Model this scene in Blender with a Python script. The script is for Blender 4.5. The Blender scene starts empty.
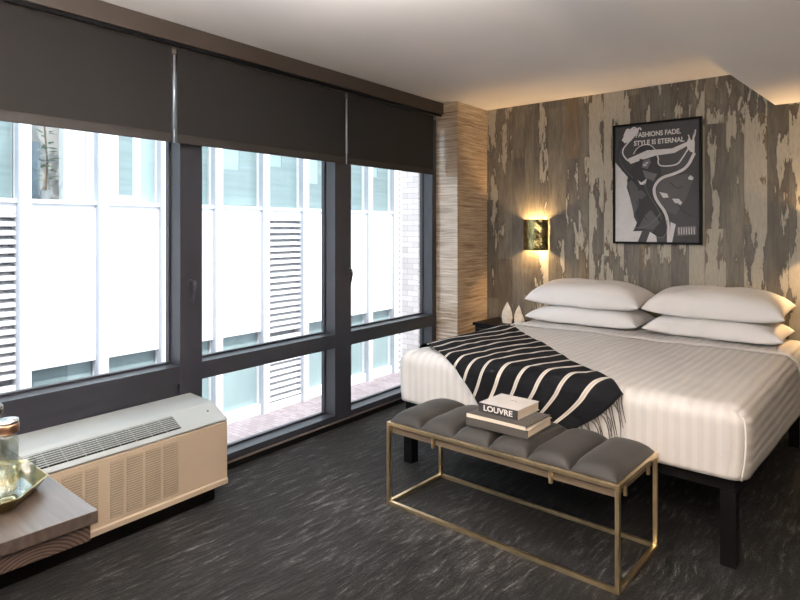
import bpy, bmesh, math, random
from mathutils import Vector, Matrix, noise
random.seed(4)
S = bpy.context.scene
C = S.collection
PI = math.pi

# ------------------------------------------------------------------ materials
def M(name, col, rough=.5, metal=0, spec=.5, vary=.06, scale=8, bump=0, bscale=60, stretch=(1,1,1), emit=None, sheen=0, coat=0):
    m = bpy.data.materials.new(name); m.use_nodes = True
    nt = m.node_tree; N = nt.nodes; L = nt.links
    b = N['Principled BSDF']
    b.inputs['Roughness'].default_value = rough; b.inputs['Metallic'].default_value = metal
    b.inputs['Specular IOR Level'].default_value = spec
    if sheen: b.inputs['Sheen Weight'].default_value = sheen
    if coat: b.inputs['Coat Weight'].default_value = coat; b.inputs['Coat Roughness'].default_value = .15
    tc = N.new('ShaderNodeTexCoord'); mp = N.new('ShaderNodeMapping'); mp.inputs['Scale'].default_value = stretch
    L.new(tc.outputs['Object'], mp.inputs['Vector'])
    n = N.new('ShaderNodeTexNoise'); n.inputs['Scale'].default_value = scale; n.inputs['Detail'].default_value = 5
    L.new(mp.outputs[0], n.inputs['Vector'])
    r = N.new('ShaderNodeValToRGB')
    r.color_ramp.elements[0].position = .3; r.color_ramp.elements[1].position = .7
    r.color_ramp.elements[0].color = [c*(1-vary) for c in col]+[1]
    r.color_ramp.elements[1].color = [min(1, c*(1+vary)) for c in col]+[1]
    L.new(n.outputs['Fac'], r.inputs[0]); L.new(r.outputs[0], b.inputs['Base Color'])
    if bump:
        n2 = N.new('ShaderNodeTexNoise'); n2.inputs['Scale'].default_value = bscale; n2.inputs['Detail'].default_value = 4
        L.new(mp.outputs[0], n2.inputs['Vector'])
        bp = N.new('ShaderNodeBump'); bp.inputs['Strength'].default_value = bump; bp.inputs['Distance'].default_value = .01
        L.new(n2.outputs['Fac'], bp.inputs['Height']); L.new(bp.outputs[0], b.inputs['Normal'])
    if emit:
        b.inputs['Emission Color'].default_value = list(emit[0])+[1]; b.inputs['Emission Strength'].default_value = emit[1]
    return m

class NB:
    """small node-building helper"""
    def __init__(s, name):
        s.m = bpy.data.materials.new(name); s.m.use_nodes = True
        s.nt = s.m.node_tree; s.b = s.nt.nodes['Principled BSDF']
    def n(s, typ, **kw):
        nd = s.nt.nodes.new('ShaderNode'+typ)
        for k, v in kw.items(): setattr(nd, k, v)
        return nd
    def l(s, a, b): s.nt.links.new(a, b)
    def put(s, sock, v):
        if hasattr(v, 'is_output'): s.l(v, sock)
        else: sock.default_value = v
    def math(s, op, a, b=0.0, c=None, clamp=False):
        nd = s.n('Math', operation=op); nd.use_clamp = clamp
        s.put(nd.inputs[0], a); s.put(nd.inputs[1], b)
        if c is not None: s.put(nd.inputs[2], c)
        return nd.outputs[0]
    def comb(s, x, y, z):
        nd = s.n('CombineXYZ'); s.put(nd.inputs[0], x); s.put(nd.inputs[1], y); s.put(nd.inputs[2], z); return nd.outputs[0]
    def noise(s, vec, scale=1, detail=4, rough=.5):
        nd = s.n('TexNoise'); nd.inputs['Scale'].default_value = scale; nd.inputs['Detail'].default_value = detail
        nd.inputs['Roughness'].default_value = rough; s.l(vec, nd.inputs['Vector']); return nd.outputs['Fac']
    def ramp(s, fac, stops, interp='LINEAR'):
        nd = s.n('ValToRGB'); cr = nd.color_ramp; cr.interpolation = interp
        while len(cr.elements) < len(stops): cr.elements.new(.5)
        for e, (p, c) in zip(cr.elements, stops):
            e.position = p; e.color = (list(c)+[1]) if hasattr(c, '__len__') else (c, c, c, 1)
        s.put(nd.inputs[0], fac); return nd.outputs[0]
    def mix(s, fac, a, b, mode='MIX'):
        nd = s.n('MixRGB', blend_type=mode); s.put(nd.inputs[0], fac)
        for i, v in ((1, a), (2, b)):
            if hasattr(v, 'is_output'): s.l(v, nd.inputs[i])
            else: nd.inputs[i].default_value = list(v)+[1]
        return nd.outputs[0]
    def xyz(s, out='Object'):
        tc = s.n('TexCoord'); sp = s.n('SeparateXYZ'); s.l(tc.outputs[out], sp.inputs[0]); return sp.outputs
    def bump(s, h, strength=.3, dist=.01):
        nd = s.n('Bump'); nd.inputs['Strength'].default_value = strength; nd.inputs['Distance'].default_value = dist
        s.l(h, nd.inputs['Height']); s.l(nd.outputs[0], s.b.inputs['Normal'])

def mat_reclaimed():
    k = NB('peeling_painted_planks'); x, y, z = k.xyz()[:3]
    v1 = k.n('TexVoronoi', voronoi_dimensions='1D'); v1.inputs['Scale'].default_value = 7.6; v1.inputs['Randomness'].default_value = .7
    k.l(k.math('ADD', x, 10.0), v1.inputs['W'])
    sc = k.n('SeparateColor'); k.l(v1.outputs['Color'], sc.inputs[0]); r1, r2, r3 = sc.outputs[:3]
    ve = k.n('TexVoronoi', voronoi_dimensions='1D', feature='DISTANCE_TO_EDGE'); ve.inputs['Scale'].default_value = 7.6; ve.inputs['Randomness'].default_value = .7
    k.l(k.math('ADD', x, 10.0), ve.inputs['W'])
    v2 = k.n('TexVoronoi', voronoi_dimensions='1D'); v2.inputs['Scale'].default_value = 1.25; v2.inputs['Randomness'].default_value = .9
    k.l(k.math('ADD', z, k.math('MULTIPLY', r1, 37.0)), v2.inputs['W'])
    sc2 = k.n('SeparateColor'); k.l(v2.outputs['Color'], sc2.inputs[0]); q1, q2, q3 = sc2.outputs[:3]
    # worn wood underneath: grey, taupe and rusty boards with fine vertical grain
    base = k.ramp(q1, [(0, (.112, .099, .079)), (.25, (.165, .148, .119)), (.5, (.130, .119, .101)), (.7, (.175, .157, .126)), (.88, (.18, .138, .09))], 'CONSTANT')
    blot = k.noise(k.comb(k.math('MULTIPLY', x, 14), k.math('MULTIPLY', r2, 30), k.math('MULTIPLY', z, 2.6)), 1, 7, .7)
    base = k.mix(.9, base, k.ramp(blot, [(.3, .55), (.5, 1.0), (.7, 1.5)]), 'MULTIPLY')
    grain = k.noise(k.comb(k.math('MULTIPLY', x, 150), r3, k.math('MULTIPLY', z, 7)), 1, 4, .6)
    base = k.mix(.8, base, k.ramp(grain, [(.3, .68), (.7, 1.28)]), 'MULTIPLY')
    # cream paint left in ragged islands with straight plank edges
    nz = k.noise(k.comb(k.math('ADD', k.math('MULTIPLY', x, 10.5), k.math('MULTIPLY', r1, 60)), k.math('MULTIPLY', r2, 40), k.math('MULTIPLY', z, 2.1)), 1, 9, .62)
    thr = k.math('ADD', nz, k.math('ADD', k.math('MULTIPLY', k.math('SUBTRACT', q2, .5), .13), k.math('MULTIPLY', k.math('SUBTRACT', r3, .5), .20)))
    # less paint has survived towards the window corner
    thr = k.math('ADD', thr, k.math('MULTIPLY', k.math('SUBTRACT', k.math('MINIMUM', x, -1.9), -2.1), .09))
    mask = k.ramp(thr, [(.528, 0), (.541, 1)])
    rim = k.ramp(thr, [(.473, 0), (.523, 1), (.541, 0)])
    gy = k.noise(k.comb(k.math('MULTIPLY', x, 60), 0, k.math('MULTIPLY', z, 14)), 1, 5, .7)
    paint = k.mix(k.ramp(gy, [(.35, 0), (.75, 1)]), (.47, .435, .36), (.33, .30, .245))
    col = k.mix(k.math('MULTIPLY', rim, .5), base, (.045, .035, .026))
    col = k.mix(k.math('MULTIPLY', mask, .95), col, paint)
    seam = k.ramp(ve.outputs['Distance'], [(0, 1), (.02, 0)])
    col = k.mix(k.math('MULTIPLY', seam, .4), col, (.03, .025, .02))
    k.l(col, k.b.inputs['Base Color']); k.b.inputs['Roughness'].default_value = .6
    k.bump(k.math('ADD', mask, k.math('MULTIPLY', grain, .3)), .25, .004)
    return k.m

def mat_strata():
    k = NB('horizontal_strand_wallcovering'); x, y, z = k.xyz()[:3]
    wob = k.noise(k.comb(k.math('MULTIPLY', x, 5), k.math('MULTIPLY', y, 5), k.math('MULTIPLY', z, 5)), 1, 2)
    zz = k.math('ADD', z, k.math('MULTIPLY', wob, .025))
    a = k.noise(k.comb(k.math('MULTIPLY', x, 2.2), k.math('MULTIPLY', y, 2.2), k.math('MULTIPLY', zz, 55)), 1, 5, .65)
    b = k.noise(k.comb(k.math('MULTIPLY', x, 9), k.math('MULTIPLY', y, 9), k.math('MULTIPLY', zz, 170)), 1, 3, .5)
    c = k.ramp(a, [(.32, (.16, .105, .07)), (.44, (.40, .30, .205)), (.58, (.56, .45, .34)), (.72, (.78, .70, .59))])
    c = k.mix(.6, c, k.ramp(b, [(.3, .7), (.7, 1.2)]), 'MULTIPLY')
    k.l(c, k.b.inputs['Base Color']); k.b.inputs['Roughness'].default_value = .38; k.b.inputs['Coat Weight'].default_value = .9; k.b.inputs['Coat Roughness'].default_value = .2; k.b.inputs['Coat IOR'].default_value = 1.7
    k.bump(k.math('ADD', a, b), .5, .006); return k.m

def mat_carpet():
    k = NB('streaked_charcoal_carpet'); x, y, z = k.xyz()[:3]
    w = k.noise(k.comb(k.math('MULTIPLY', x, 3), k.math('MULTIPLY', y, 3), 0), 1, 3)
    xx = k.math('ADD', x, k.math('MULTIPLY', w, .09))
    a = k.noise(k.comb(k.math('MULTIPLY', xx, 40), k.math('MULTIPLY', y, 5.5), 0), 1, 5, .7)
    f = k.noise(k.comb(k.math('MULTIPLY', xx, 130), k.math('MULTIPLY', y, 60), 0), 1, 3, .7)
    g = k.noise(k.comb(k.math('MULTIPLY', x, 2.0), k.math('MULTIPLY', y, 1.5), 2), 1, 3)
    h = k.math('ADD', k.math('ADD', k.math('MULTIPLY', a, .74), k.math('MULTIPLY', f, .26)), k.math('MULTIPLY', k.math('SUBTRACT', g, .5), .22))
    c = k.ramp(h, [(.38, (.002, .0018, .0018)), (.48, (.0045, .0041, .0041)), (.56, (.020, .0187, .019)), (.67, (.11, .105, .107))])
    k.l(c, k.b.inputs['Base Color']); k.b.inputs['Roughness'].default_value = .75; k.b.inputs['Specular IOR Level'].default_value = .28
    k.b.inputs['Sheen Weight'].default_value = .03
    k.bump(h, .9, .012); return k.m

def mat_duvet():
    k = NB('white_satin_stripe_cotton')
    uv = k.n('UVMap'); sp = k.n('SeparateXYZ'); k.l(uv.outputs[0], sp.inputs[0])
    s = k.math('SINE', k.math('MULTIPLY', sp.outputs[0], 2*PI/.050))
    st = k.ramp(k.math('ADD', k.math('MULTIPLY', s, .5), .5), [(.38, 0), (.62, 1)])
    c = k.mix(st, (.69, .67, .66), (.635, .62, .615))
    k.l(c, k.b.inputs['Base Color'])
    k.l(k.math('MULTIPLY_ADD', st, .12, .45), k.b.inputs['Roughness'])
    tc = k.n('TexCoord'); nz = k.noise(tc.outputs['Object'], 5, 4)
    k.bump(k.math('ADD', k.math('MULTIPLY', k.math('ADD', k.math('MULTIPLY', s, .5), .5), .7), k.math('MULTIPLY', nz, 1.6)), .5, .010)
    return k.m

def mat_throw():
    k = NB('black_and_cream_woven_throw')
    uv = k.n('UVMap'); sp = k.n('SeparateXYZ'); k.l(uv.outputs[0], sp.inputs[0]); u = sp.outputs[0]
    t = k.math('DIVIDE', k.math('SUBTRACT', u, .062), .0725)
    fr = k.math('ABSOLUTE', k.math('SUBTRACT', k.math('FRACT', k.math('ADD', t, .5)), .5))
    band = k.ramp(fr, [(.02, .0), (.035, 1), (.10, 1), (.12, 0)])
    inside = k.math('MULTIPLY', k.math('GREATER_THAN', u, .005), k.math('LESS_THAN', u, .95))
    core = k.ramp(fr, [(.02, .75), (.04, 1)])
    band = k.ramp(fr, [(.082, 1), (.10, 0)])
    band = k.math('MULTIPLY', k.math('MULTIPLY', band, inside), core)
    tc = k.n('TexCoord'); nz = k.noise(tc.outputs['Object'], 260, 2)
    dark = k.mix(nz, (.004, .0045, .006), (.014, .014, .016))
    k.l(k.mix(band, dark, (.66, .60, .54)), k.b.inputs['Base Color'])
    k.b.inputs['Roughness'].default_value = .9; k.b.inputs['Specular IOR Level'].default_value = .08
    k.bump(nz, .4, .003); return k.m

def mat_wood_end():
    k = NB('dark_oak_veneer'); x, y, z = k.xyz()[:3]
    cy = k.math('SUBTRACT', k.math('MODULO', k.math('ADD', y, 5.03), .36), .20)
    d = k.math('POWER', k.math('ADD', k.math('MULTIPLY', cy, cy), k.math('MULTIPLY', k.math('POWER', k.math('SUBTRACT', z, .63), 2), 2.2)), .5)
    n = k.noise(k.comb(k.math('MULTIPLY', x, 8), k.math('MULTIPLY', y, 8), k.math('MULTIPLY', z, 8)), 1, 4)
    r = k.math('SINE', k.math('MULTIPLY', k.math('ADD', d, k.math('MULTIPLY', n, .02)), 2*PI/.012))
    c = k.ramp(k.math('MULTIPLY_ADD', r, .5, .5), [(.2, (.030, .020, .018)), (.8, (.10, .075, .066))])
    f = k.noise(k.comb(k.math('MULTIPLY', x, 90), k.math('MULTIPLY', y, 90), k.math('MULTIPLY', z, 90)), 1, 3)
    c = k.mix(.5, c, k.ramp(f, [(.3, .7), (.7, 1.2)]), 'MULTIPLY')
    k.l(c, k.b.inputs['Base Color']); k.b.inputs['Roughness'].default_value = .35; return k.m

def mat_wood_top():
    k = NB('dark_oak_top'); x, y, z = k.xyz()[:3]
    n = k.noise(k.comb(k.math('MULTIPLY', x, 4), k.math('MULTIPLY', y, 60), k.math('MULTIPLY', z, 30)), 1, 5)
    c = k.ramp(n, [(.3, (.035, .028, .025)), (.7, (.075, .06, .054))])
    k.l(c, k.b.inputs['Base Color']); k.b.inputs['Roughness'].default_value = .27
    k.b.inputs['Coat Weight'].default_value = .6; k.b.inputs['Coat Roughness'].default_value = .28; return k.m

def mat_brick(name, c1, c2, mortar, scale, axis='yz', w=.5, h=.16):
    k = NB(name); x, y, z = k.xyz()[:3]
    bt = k.n('TexBrick'); d = {'x': x, 'y': y, 'z': z}
    k.l(k.comb(d[axis[0]], d[axis[1]], 0), bt.inputs['Vector'])
    bt.inputs['Color1'].default_value = list(c1)+[1]; bt.inputs['Color2'].default_value = list(c2)+[1]; bt.inputs['Mortar'].default_value = list(mortar)+[1]
    bt.inputs['Scale'].default_value = scale; bt.inputs['Mortar Size'].default_value = .012; bt.inputs['Brick Width'].default_value = w; bt.inputs['Row Height'].default_value = h
    k.l(bt.outputs['Color'], k.b.inputs['Base Color']); k.b.inputs['Roughness'].default_value = .8; return k.m

def mat_pane(name='window_glass', tint=(.97, .985, .985), base=.02):
    k = NB(name); nt = k.nt; out = nt.nodes['Material Output']; nt.nodes.remove(k.b)
    t = k.n('BsdfTransparent'); t.inputs[0].default_value = list(tint)+[1]
    g = k.n('BsdfGlossy'); g.inputs['Roughness'].default_value = .02
    f = k.n('LayerWeight'); f.inputs[0].default_value = .5
    mx = k.n('MixShader'); k.l(k.math('MULTIPLY_ADD', k.math('POWER', f.outputs['Facing'], 4.0), .30, base), mx.inputs[0]); k.l(t.outputs[0], mx.inputs[1]); k.l(g.outputs[0], mx.inputs[2])
    k.l(mx.outputs[0], out.inputs[0]); return k.m

def mat_clear(name, tint, rough=0.0, ior=1.45):
    m = M(name, tint, rough, vary=.01); b = m.node_tree.nodes['Principled BSDF']
    b.inputs['Transmission Weight'].default_value = 1; b.inputs['IOR'].default_value = ior; return m

m_wall = mat_reclaimed(); m_strata = mat_strata(); m_carpet = mat_carpet(); m_duvet = mat_duvet(); m_throw = mat_throw()
m_oak = mat_wood_end(); m_oaktop = mat_wood_top(); m_pane = mat_pane()
m_ceil = M('ceiling_paint', (.88, .86, .85), .9, vary=.015, scale=2)
m_paint = M('beige_wall_paint', (.26, .235, .21), .85, vary=.03, scale=3, bump=.05)
m_frame = M('charcoal_window_metal', (.026, .027, .036), .38, metal=.0, spec=.6, vary=.1, scale=4)
m_shade = M('dark_roller_fabric', (.011, .009, .0082), .85, vary=.12, scale=1.5, bump=.15, bscale=700)
m_valance = M('dark_valance_metal', (.050, .037, .028), .5, vary=.1, scale=2)
m_black = M('black_steel', (.004, .004, .0045), .5, spec=.12, vary=.2)
m_brass = M('brushed_brass', (.92, .73, .45), .36, metal=1, vary=.08, scale=30)
m_brassd = M('hammered_dark_brass', (.30, .25, .11), .22, metal=1, vary=.5, scale=14, bump=1.0, bscale=14)
m_base = M('bronze_seat_base', (.26, .20, .14), .45, metal=.5, vary=.1, scale=10)
m_velvet = M('taupe_velvet', (.020, .0172, .0155), .65, vary=.18, scale=5, sheen=.08, bump=.1, bscale=40)
m_white = M('white_cotton', (.82, .81, .81), .75, vary=.015, scale=4, bump=.25, bscale=9)
m_heat = M('cream_enamel', (.40, .325, .25), .45, vary=.03, scale=3)
m_heattop = M('pale_grey_enamel', (.31, .345, .355), .5, vary=.03, scale=3)
m_slot = M('dark_slot', (.13, .11, .09), .7, vary=.1)
m_slat = M('beige_slats', (.37, .305, .235), .5, vary=.05)
m_fwhite = M('white_facade_panel', (.80, .81, .83), .6, vary=.03, scale=.6)
m_fgrey = M('grey_facade_joint', (.34, .36, .40), .6, vary=.05)
m_flouv = M('white_louvre_blades', (.78, .77, .78), .5, vary=.03)
m_louvback = M('grey_louvre_back', (.38, .38, .40), .7, vary=.05)
m_fbeam = M('grey_facade_shadow_gap', (.45, .45, .47), .6, vary=.05)
m_aqua = M('aqua_glass', (.28, .365, .37), .12, vary=.14, scale=.9, stretch=(1, 1.5, .5))
m_aquad = M('aqua_blind_behind_glass', (.20, .265, .27), .2, vary=.10, scale=3, stretch=(1, .3, 6))
m_ground = mat_brick('pinkish_pavers', (.25, .20, .21), (.33, .28, .29), (.18, .15, .165), 3, 'xy', .5, .25)
m_sidebrick = mat_brick('white_painted_brick', (.44, .41, .41), (.56, .52, .52), (.28, .25, .25), 3, 'xz', .9, .35)
m_cream = M('ivory_stone', (.74, .66, .55), .55, vary=.12, scale=40, bump=.6, bscale=60)
m_stem = M('brown_twig', (.12, .08, .05), .8)
m_leaf = M('green_leaf', (.10, .17, .09), .6, vary=.3)

# ------------------------------------------------------------------ mesh helpers
def bx(bm, x0, x1, y0, y1, z0, z1, bev=0):
    r = bmesh.ops.create_cube(bm, size=1, matrix=Matrix.Translation(((x0+x1)/2, (y0+y1)/2, (z0+z1)/2)) @ Matrix.Diagonal((abs(x1-x0), abs(y1-y0), abs(z1-z0), 1)))
    if bev:
        es = list({e for v in r['verts'] for e in v.link_edges})
        bmesh.ops.bevel(bm, geom=es, offset=bev, segments=2, affect='EDGES', profile=.6)
def box(*a, bev=0):
    bm = bmesh.new(); bx(bm, *a, bev=bev); return bm
def prism(bm, pts, z0, z1, mat=None):
    """pts in local XY, extruded along Z; mat maps the result"""
    lo = [bm.verts.new((p[0], p[1], z0)) for p in pts]; hi = [bm.verts.new((p[0], p[1], z1)) for p in pts]
    fs = [bm.faces.new(lo[::-1]), bm.faces.new(hi)]
    for i in range(len(pts)):
        j = (i+1) % len(pts); bm.faces.new((lo[i], lo[j], hi[j], hi[i]))
    if mat is not None: bmesh.ops.transform(bm, matrix=mat, verts=lo+hi)
    return lo+hi
def tube(bm, pts, r, seg=8, cap=True):
    pts = [Vector(p) for p in pts]; rings = []
    rad = r if hasattr(r, '__len__') else [r]*len(pts)
    for i, p in enumerate(pts):
        d = (pts[min(i+1, len(pts)-1)]-pts[max(i-1, 0)]).normalized()
        a = d.cross(Vector((0, 0, 1)) if abs(d.z) < .9 else Vector((1, 0, 0))).normalized(); b = d.cross(a)
        rings.append([bm.verts.new(p+(a*math.cos(2*PI*k/seg)+b*math.sin(2*PI*k/seg))*rad[i]) for k in range(seg)])
    for i in range(len(rings)-1):
        for k in range(seg):
            bm.faces.new((rings[i][k], rings[i][(k+1) % seg], rings[i+1][(k+1) % seg], rings[i+1][k]))
    if cap: bm.faces.new(rings[0][::-1]); bm.faces.new(rings[-1])
def lathe(bm, prof, cx=0, cy=0, seg=32, close=True):
    rings = []
    for r, z in prof: rings.append([bm.verts.new((cx+r*math.cos(2*PI*k/seg), cy+r*math.sin(2*PI*k/seg), z)) for k in range(seg)])
    for i in range(len(rings)-1):
        for k in range(seg): bm.faces.new((rings[i][k], rings[i][(k+1) % seg], rings[i+1][(k+1) % seg], rings[i+1][k]))
    if close: bm.faces.new(rings[0][::-1]); bm.faces.new(rings[-1])
def obj(name, bm, mat, parent=None, smooth=False, label=None):
    bmesh.ops.recalc_face_normals(bm, faces=bm.faces)
    me = bpy.data.meshes.new(name); bm.to_mesh(me); bm.free()
    me.materials.append(mat)
    if smooth:
        for p in me.polygons: p.use_smooth = True
    o = bpy.data.objects.new(name, me); C.objects.link(o)
    if parent is not None: o.parent = parent
    if label: o['label'] = label
    return o
def thing(name, label, cat, loc=(0, 0, 0), rotz=0, group=None):
    o = bpy.data.objects.new(name, None); C.objects.link(o); o.empty_display_size = .1
    o.location = loc; o.rotation_euler = (0, 0, rotz); o['label'] = label; o['category'] = cat
    if group: o['group'] = group
    return o
def tag(o, label, cat, group=None):
    o['label'] = label; o['category'] = cat
    if group: o['group'] = group
    return o
def struct(name, bm, mat, loc=(0, 0, 0), rotz=0):
    o = obj(name, bm, mat); o['kind'] = 'structure'; o.location = loc; o.rotation_euler = (0, 0, rotz); return o
def sroot(name, loc, rotz):
    o = bpy.data.objects.new(name, None); C.objects.link(o); o.location = loc; o.rotation_euler = (0, 0, rotz); o['kind'] = 'structure'; return o

# ------------------------------------------------------------------ window-wall frame (local x = into the room, local y = along the wall)
WB = (-3.26, 2.191, 0); WA = math.atan2(.05672669, .99838974)
tv = (-.05672669, .99838974); nv = (.99838974, .05672669)
def W2(s, off): return (WB[0]+tv[0]*s+nv[0]*off, WB[1]+tv[1]*s+nv[1]*off)
YW = 5.06; HC = 2.65; LC = 2.384

# ------------------------------------------------------------------ room shell
struct('floor', box(-3.62, 1.0, -2.8, 5.2, -.12, 0), m_carpet)
bm = bmesh.new(); prism(bm, [(-3.62, YW), (-3.62, YW+.12), (1.0, YW+.12), (1.0, YW)], -.05, HC+.1); struct('wall_back', bm, m_wall)
struct('wall_right', box(.9, 1.0, -2.8, YW, 0, HC), m_paint)
struct('wall_front', box(-3.5, .9, -2.8, -2.7, 0, HC), m_paint)
struct('ceiling', box(-3.7, 1.0, -2.8, 5.2, HC, HC+.12), m_ceil)
bm = bmesh.new(); prism(bm, [(-.766, YW), (1.0, YW), (1.0, -2.75), (-1.06, -2.75)], LC, HC-.001); struct('trim_soffit', bm, m_ceil)
# wall above and beyond the windows, and the pier at the corner
bm = bmesh.new(); bx(bm, -.16, 0, -5.05, 2.31, 2.5, HC); bx(bm, -.16, 0, -5.05, -3.4, 0, 2.5); struct('wall_left', bm, m_paint, WB, WA)
p = [W2(2.314, -.2), W2(2.314, .232), (-3.188, YW), (-3.6, YW)]
bm = bmesh.new(); prism(bm, p, 0, HC); struct('wall_left_pier', bm, m_strata)

bm = bmesh.new(); bx(bm, -.16, .1, -8, 8, -1.6, -.12); struct('wall_base', bm, m_fgrey, WB, WA)

# windows: one structure each, frame + panes + handles
ZS0, ZS1, TR0, TR1, HEAD = .045, .09, .597, .70, 2.5
D = -.13
def window(name, s0, s1, m0, m1, lower_glass=True, handle=None):
    w = sroot(name, WB, WA)
    bm = bmesh.new()
    if m0: bx(bm, D, 0, s0-m0, s0, ZS0, HEAD)
    if m1: bx(bm, D, 0, s1, s1+m1, ZS0, HEAD)
    bx(bm, D, -.001, s0, s1, TR0, TR1); bx(bm, D, -.001, s0, s1, 0, ZS1); bx(bm, D, -.001, s0, s1, HEAD-.06, HEAD)
    # glazing beads close to the glass
    for z0, z1 in ((TR1, TR1+.012), (ZS1, ZS1+.012), (TR0-.012, TR0), (HEAD-.075, HEAD-.06)):
        bx(bm, D+.0, D+.03, s0, s1, z0, z1)
    for a, b in ((s0, s0+.012), (s1-.012, s1)): bx(bm, D, D+.03, a, b, TR1+.012, HEAD-.075); bx(bm, D, D+.03, a, b, ZS1+.012, TR0-.012)
    obj('window_frame', bm, m_frame, w)
    obj('glass_pane', box(D+.008, D+.014, s0+.004, s1-.004, TR1+.004, HEAD-.064), m_pane, w)
    if lower_glass: obj('glass_pane', box(D+.008, D+.014, s0+.004, s1-.004, ZS1+.004, TR0-.004), m_pane, w)
    else: obj('infill_panel', box(D+.07, D+.11, s0+.004, s1-.004, ZS1+.004, TR0-.004), m_frame, w)
    if handle:
        s, z = handle; bm = bmesh.new()
        bx(bm, 0, .008, s-.016, s+.016, z-.035, z+.05, bev=.003)
        tube(bm, [(.006, s, z+.02), (.045, s, z+.02)], .009)
        tube(bm, [(.042, s, z+.026), (.046, s+.006, z-.01), (.040, s-.012, z-.11)], [.010, .009, .007])
        obj('handle', bm, m_frame, w, True)
    return w
window('window_1', -2.35, -.425+.076, 0, .147, False, (-.285, 1.17))
window('window_2', -.202, .952, 0, .18, True, (1.085, 1.16))
window('window_3', 1.132, 2.248, 0, .066, True)
window('window_4', -3.40, -2.49, 0, .14, False)
# black base trim with a thin nosing under the windows
bm = bmesh.new(); bx(bm, -.002, .012, -3.4, 2.314, 0, .040); struct('baseboard_left', bm, m_black, WB, WA)
bm = bmesh.new(); bx(bm, -.002, .020, -3.4, 2.314, .040, .047); struct('trim_1', bm, M('bronze_nosing', (.13, .10, .09), .35), WB, WA)
# boxed valance along the ceiling
v = thing('blind_valance', 'long dark brown valance box running under the ceiling above all the windows', 'valance', WB+tuple(), WA)
obj('cover', box(.001, .082, -3.4, 2.35, 2.545, HC-.001, bev=.003), m_valance, v)
obj('roller_channel', box(.060, .070, -3.38, 2.30, 2.525, 2.5445), m_black, v)

m_hem = M('brown_hem_fabric', (.022, .017, .015), .6)
def shade(s0, s1, label, rod=True):
    w = thing('roller_shade', label, 'window shade', (*W2(s0, .035), 1.985), WA, 'dark roller shades over the windows')
    L = s1-s0
    bm = bmesh.new(); ny = 10
    bx(bm, -.0015, .0015, 0, L, .045, .538)
    obj('fabric', bm, m_shade, w)
    obj('hem_bar', box(-.006, .007, 0, L, .0, .05, bev=.003), m_hem, w)
    if rod:
        bm = bmesh.new(); tube(bm, [(-.005, -.014, .08), (-.005, -.014, .5)], .0065, 8); tube(bm, [(-.005, -.014, .0), (-.005, -.014, .08)], .004, 8)
        obj('pull_wand', bm, M('satin_metal_wand', (.60, .62, .66), .3, metal=.6), w, True, 'pale metal wand')
shade(-2.4, -.425, 'dark roller shade at the far left, the widest of the window shades', False)
shade(-.392, 1.022, 'dark roller shade in the middle, above the glass behind the heater end')
shade(1.060, 2.215, 'dark roller shade nearest the corner pier, narrowest and blackest in view')

# ------------------------------------------------------------------ PTAC heater under the first window
h = thing('wall_heater', 'cream box-shaped heater and air conditioner with grilles under the left window', 'heater', (*W2(-.285, 0.0), 0), WA)
HL = 1.30
def hx(x0, x1, y0, y1, z0, z1, bev=0): return box(x0, x1, y0, y1, z0, z1, bev=bev)
Rz = Matrix(((1, 0, 0, 0), (0, 0, 1, 0), (0, 1, 0, 0), (0, 0, 0, 1)))   # prism profile XZ -> along Y
def yprism(bm, pts, y0, y1): return prism(bm, pts, y0, y1, Rz)
bm = bmesh.new(); yprism(bm, [(.03, .09), (.35, .09), (.35, .43), (.34, .437), (.03, .437)], -HL, 0); 
obj('front_cover', bm, m_heat, h)
bm = bmesh.new(); yprism(bm, [(.002, .438), (.349, .438), (.352, .445), (.345, .453), (.228, .514), (.215, .519), (.002, .533)], -HL, .0)
obj('top_cover', bm, m_heattop, h)
obj('subbase', box(.05, .29, -HL+.04, -.04, 0, .09), m_black, h)
# discharge grille lying on the sloped top
sl = Vector((.345-.228, 0, .453-.514)); ln = sl.length; ang = math.atan2(.061, .117)
gm = Matrix.Translation((.228, 0, .514)) @ Matrix.Rotation(ang, 4, 'Y')
bm = bmesh.new(); bx(bm, .016, ln-.018, -HL+.06, -.27, -.004, .0012); bmesh.ops.transform(bm, matrix=gm, verts=bm.verts)
g = obj('air_outlet_grille', bm, m_black, h)
bm = bmesh.new()
for i in range(7):
    x = .0215+i*.0132; bx(bm, x, x+.0052, -HL+.06, -.27, .001, .005)
for i in range(13):
    y = -HL+.06+i*(HL-.33)/12; bx(bm, .016, ln-.018, y-.0012, y+.0012, .0005, .0030)
bmesh.ops.transform(bm, matrix=gm, verts=bm.verts); obj('grille_bars', bm, m_heattop, g)
bm = bmesh.new(); lathe(bm, [(.006, 0), (.006, .003), (.003, .004)], .05, -.07, 12); bmesh.ops.transform(bm, matrix=gm, verts=bm.verts); obj('screw', bm, m_slot, h)
# intake vents pressed in the front face
ribs = [(-.302, -.383), (-.400, -.479), (-.495, -.575), (-.592, -.655), (-.712, -.768), (-.785, -.87), (-.885, -.97), (-.985, -1.07), (-1.09, -1.2)]
for a, b in ribs:
    bm = bmesh.new(); bx(bm, .3495, .3515, b, a, .145, .405)
    pn = obj('vent_panel', bm, m_slot, h)
    bm = bmesh.new()
    for i in range(22):
        z = .148+i*.0118; bx(bm, .350, .3545, b, a, z, z+.0080)
    obj('vent_slats', bm, m_slat, pn)
bm = bmesh.new(); yprism(bm, [(.345, .0905), (.358, .094), (.358, .118), (.350, .124)], -HL, 0); obj('bottom_lip', bm, m_heat, h)

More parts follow.
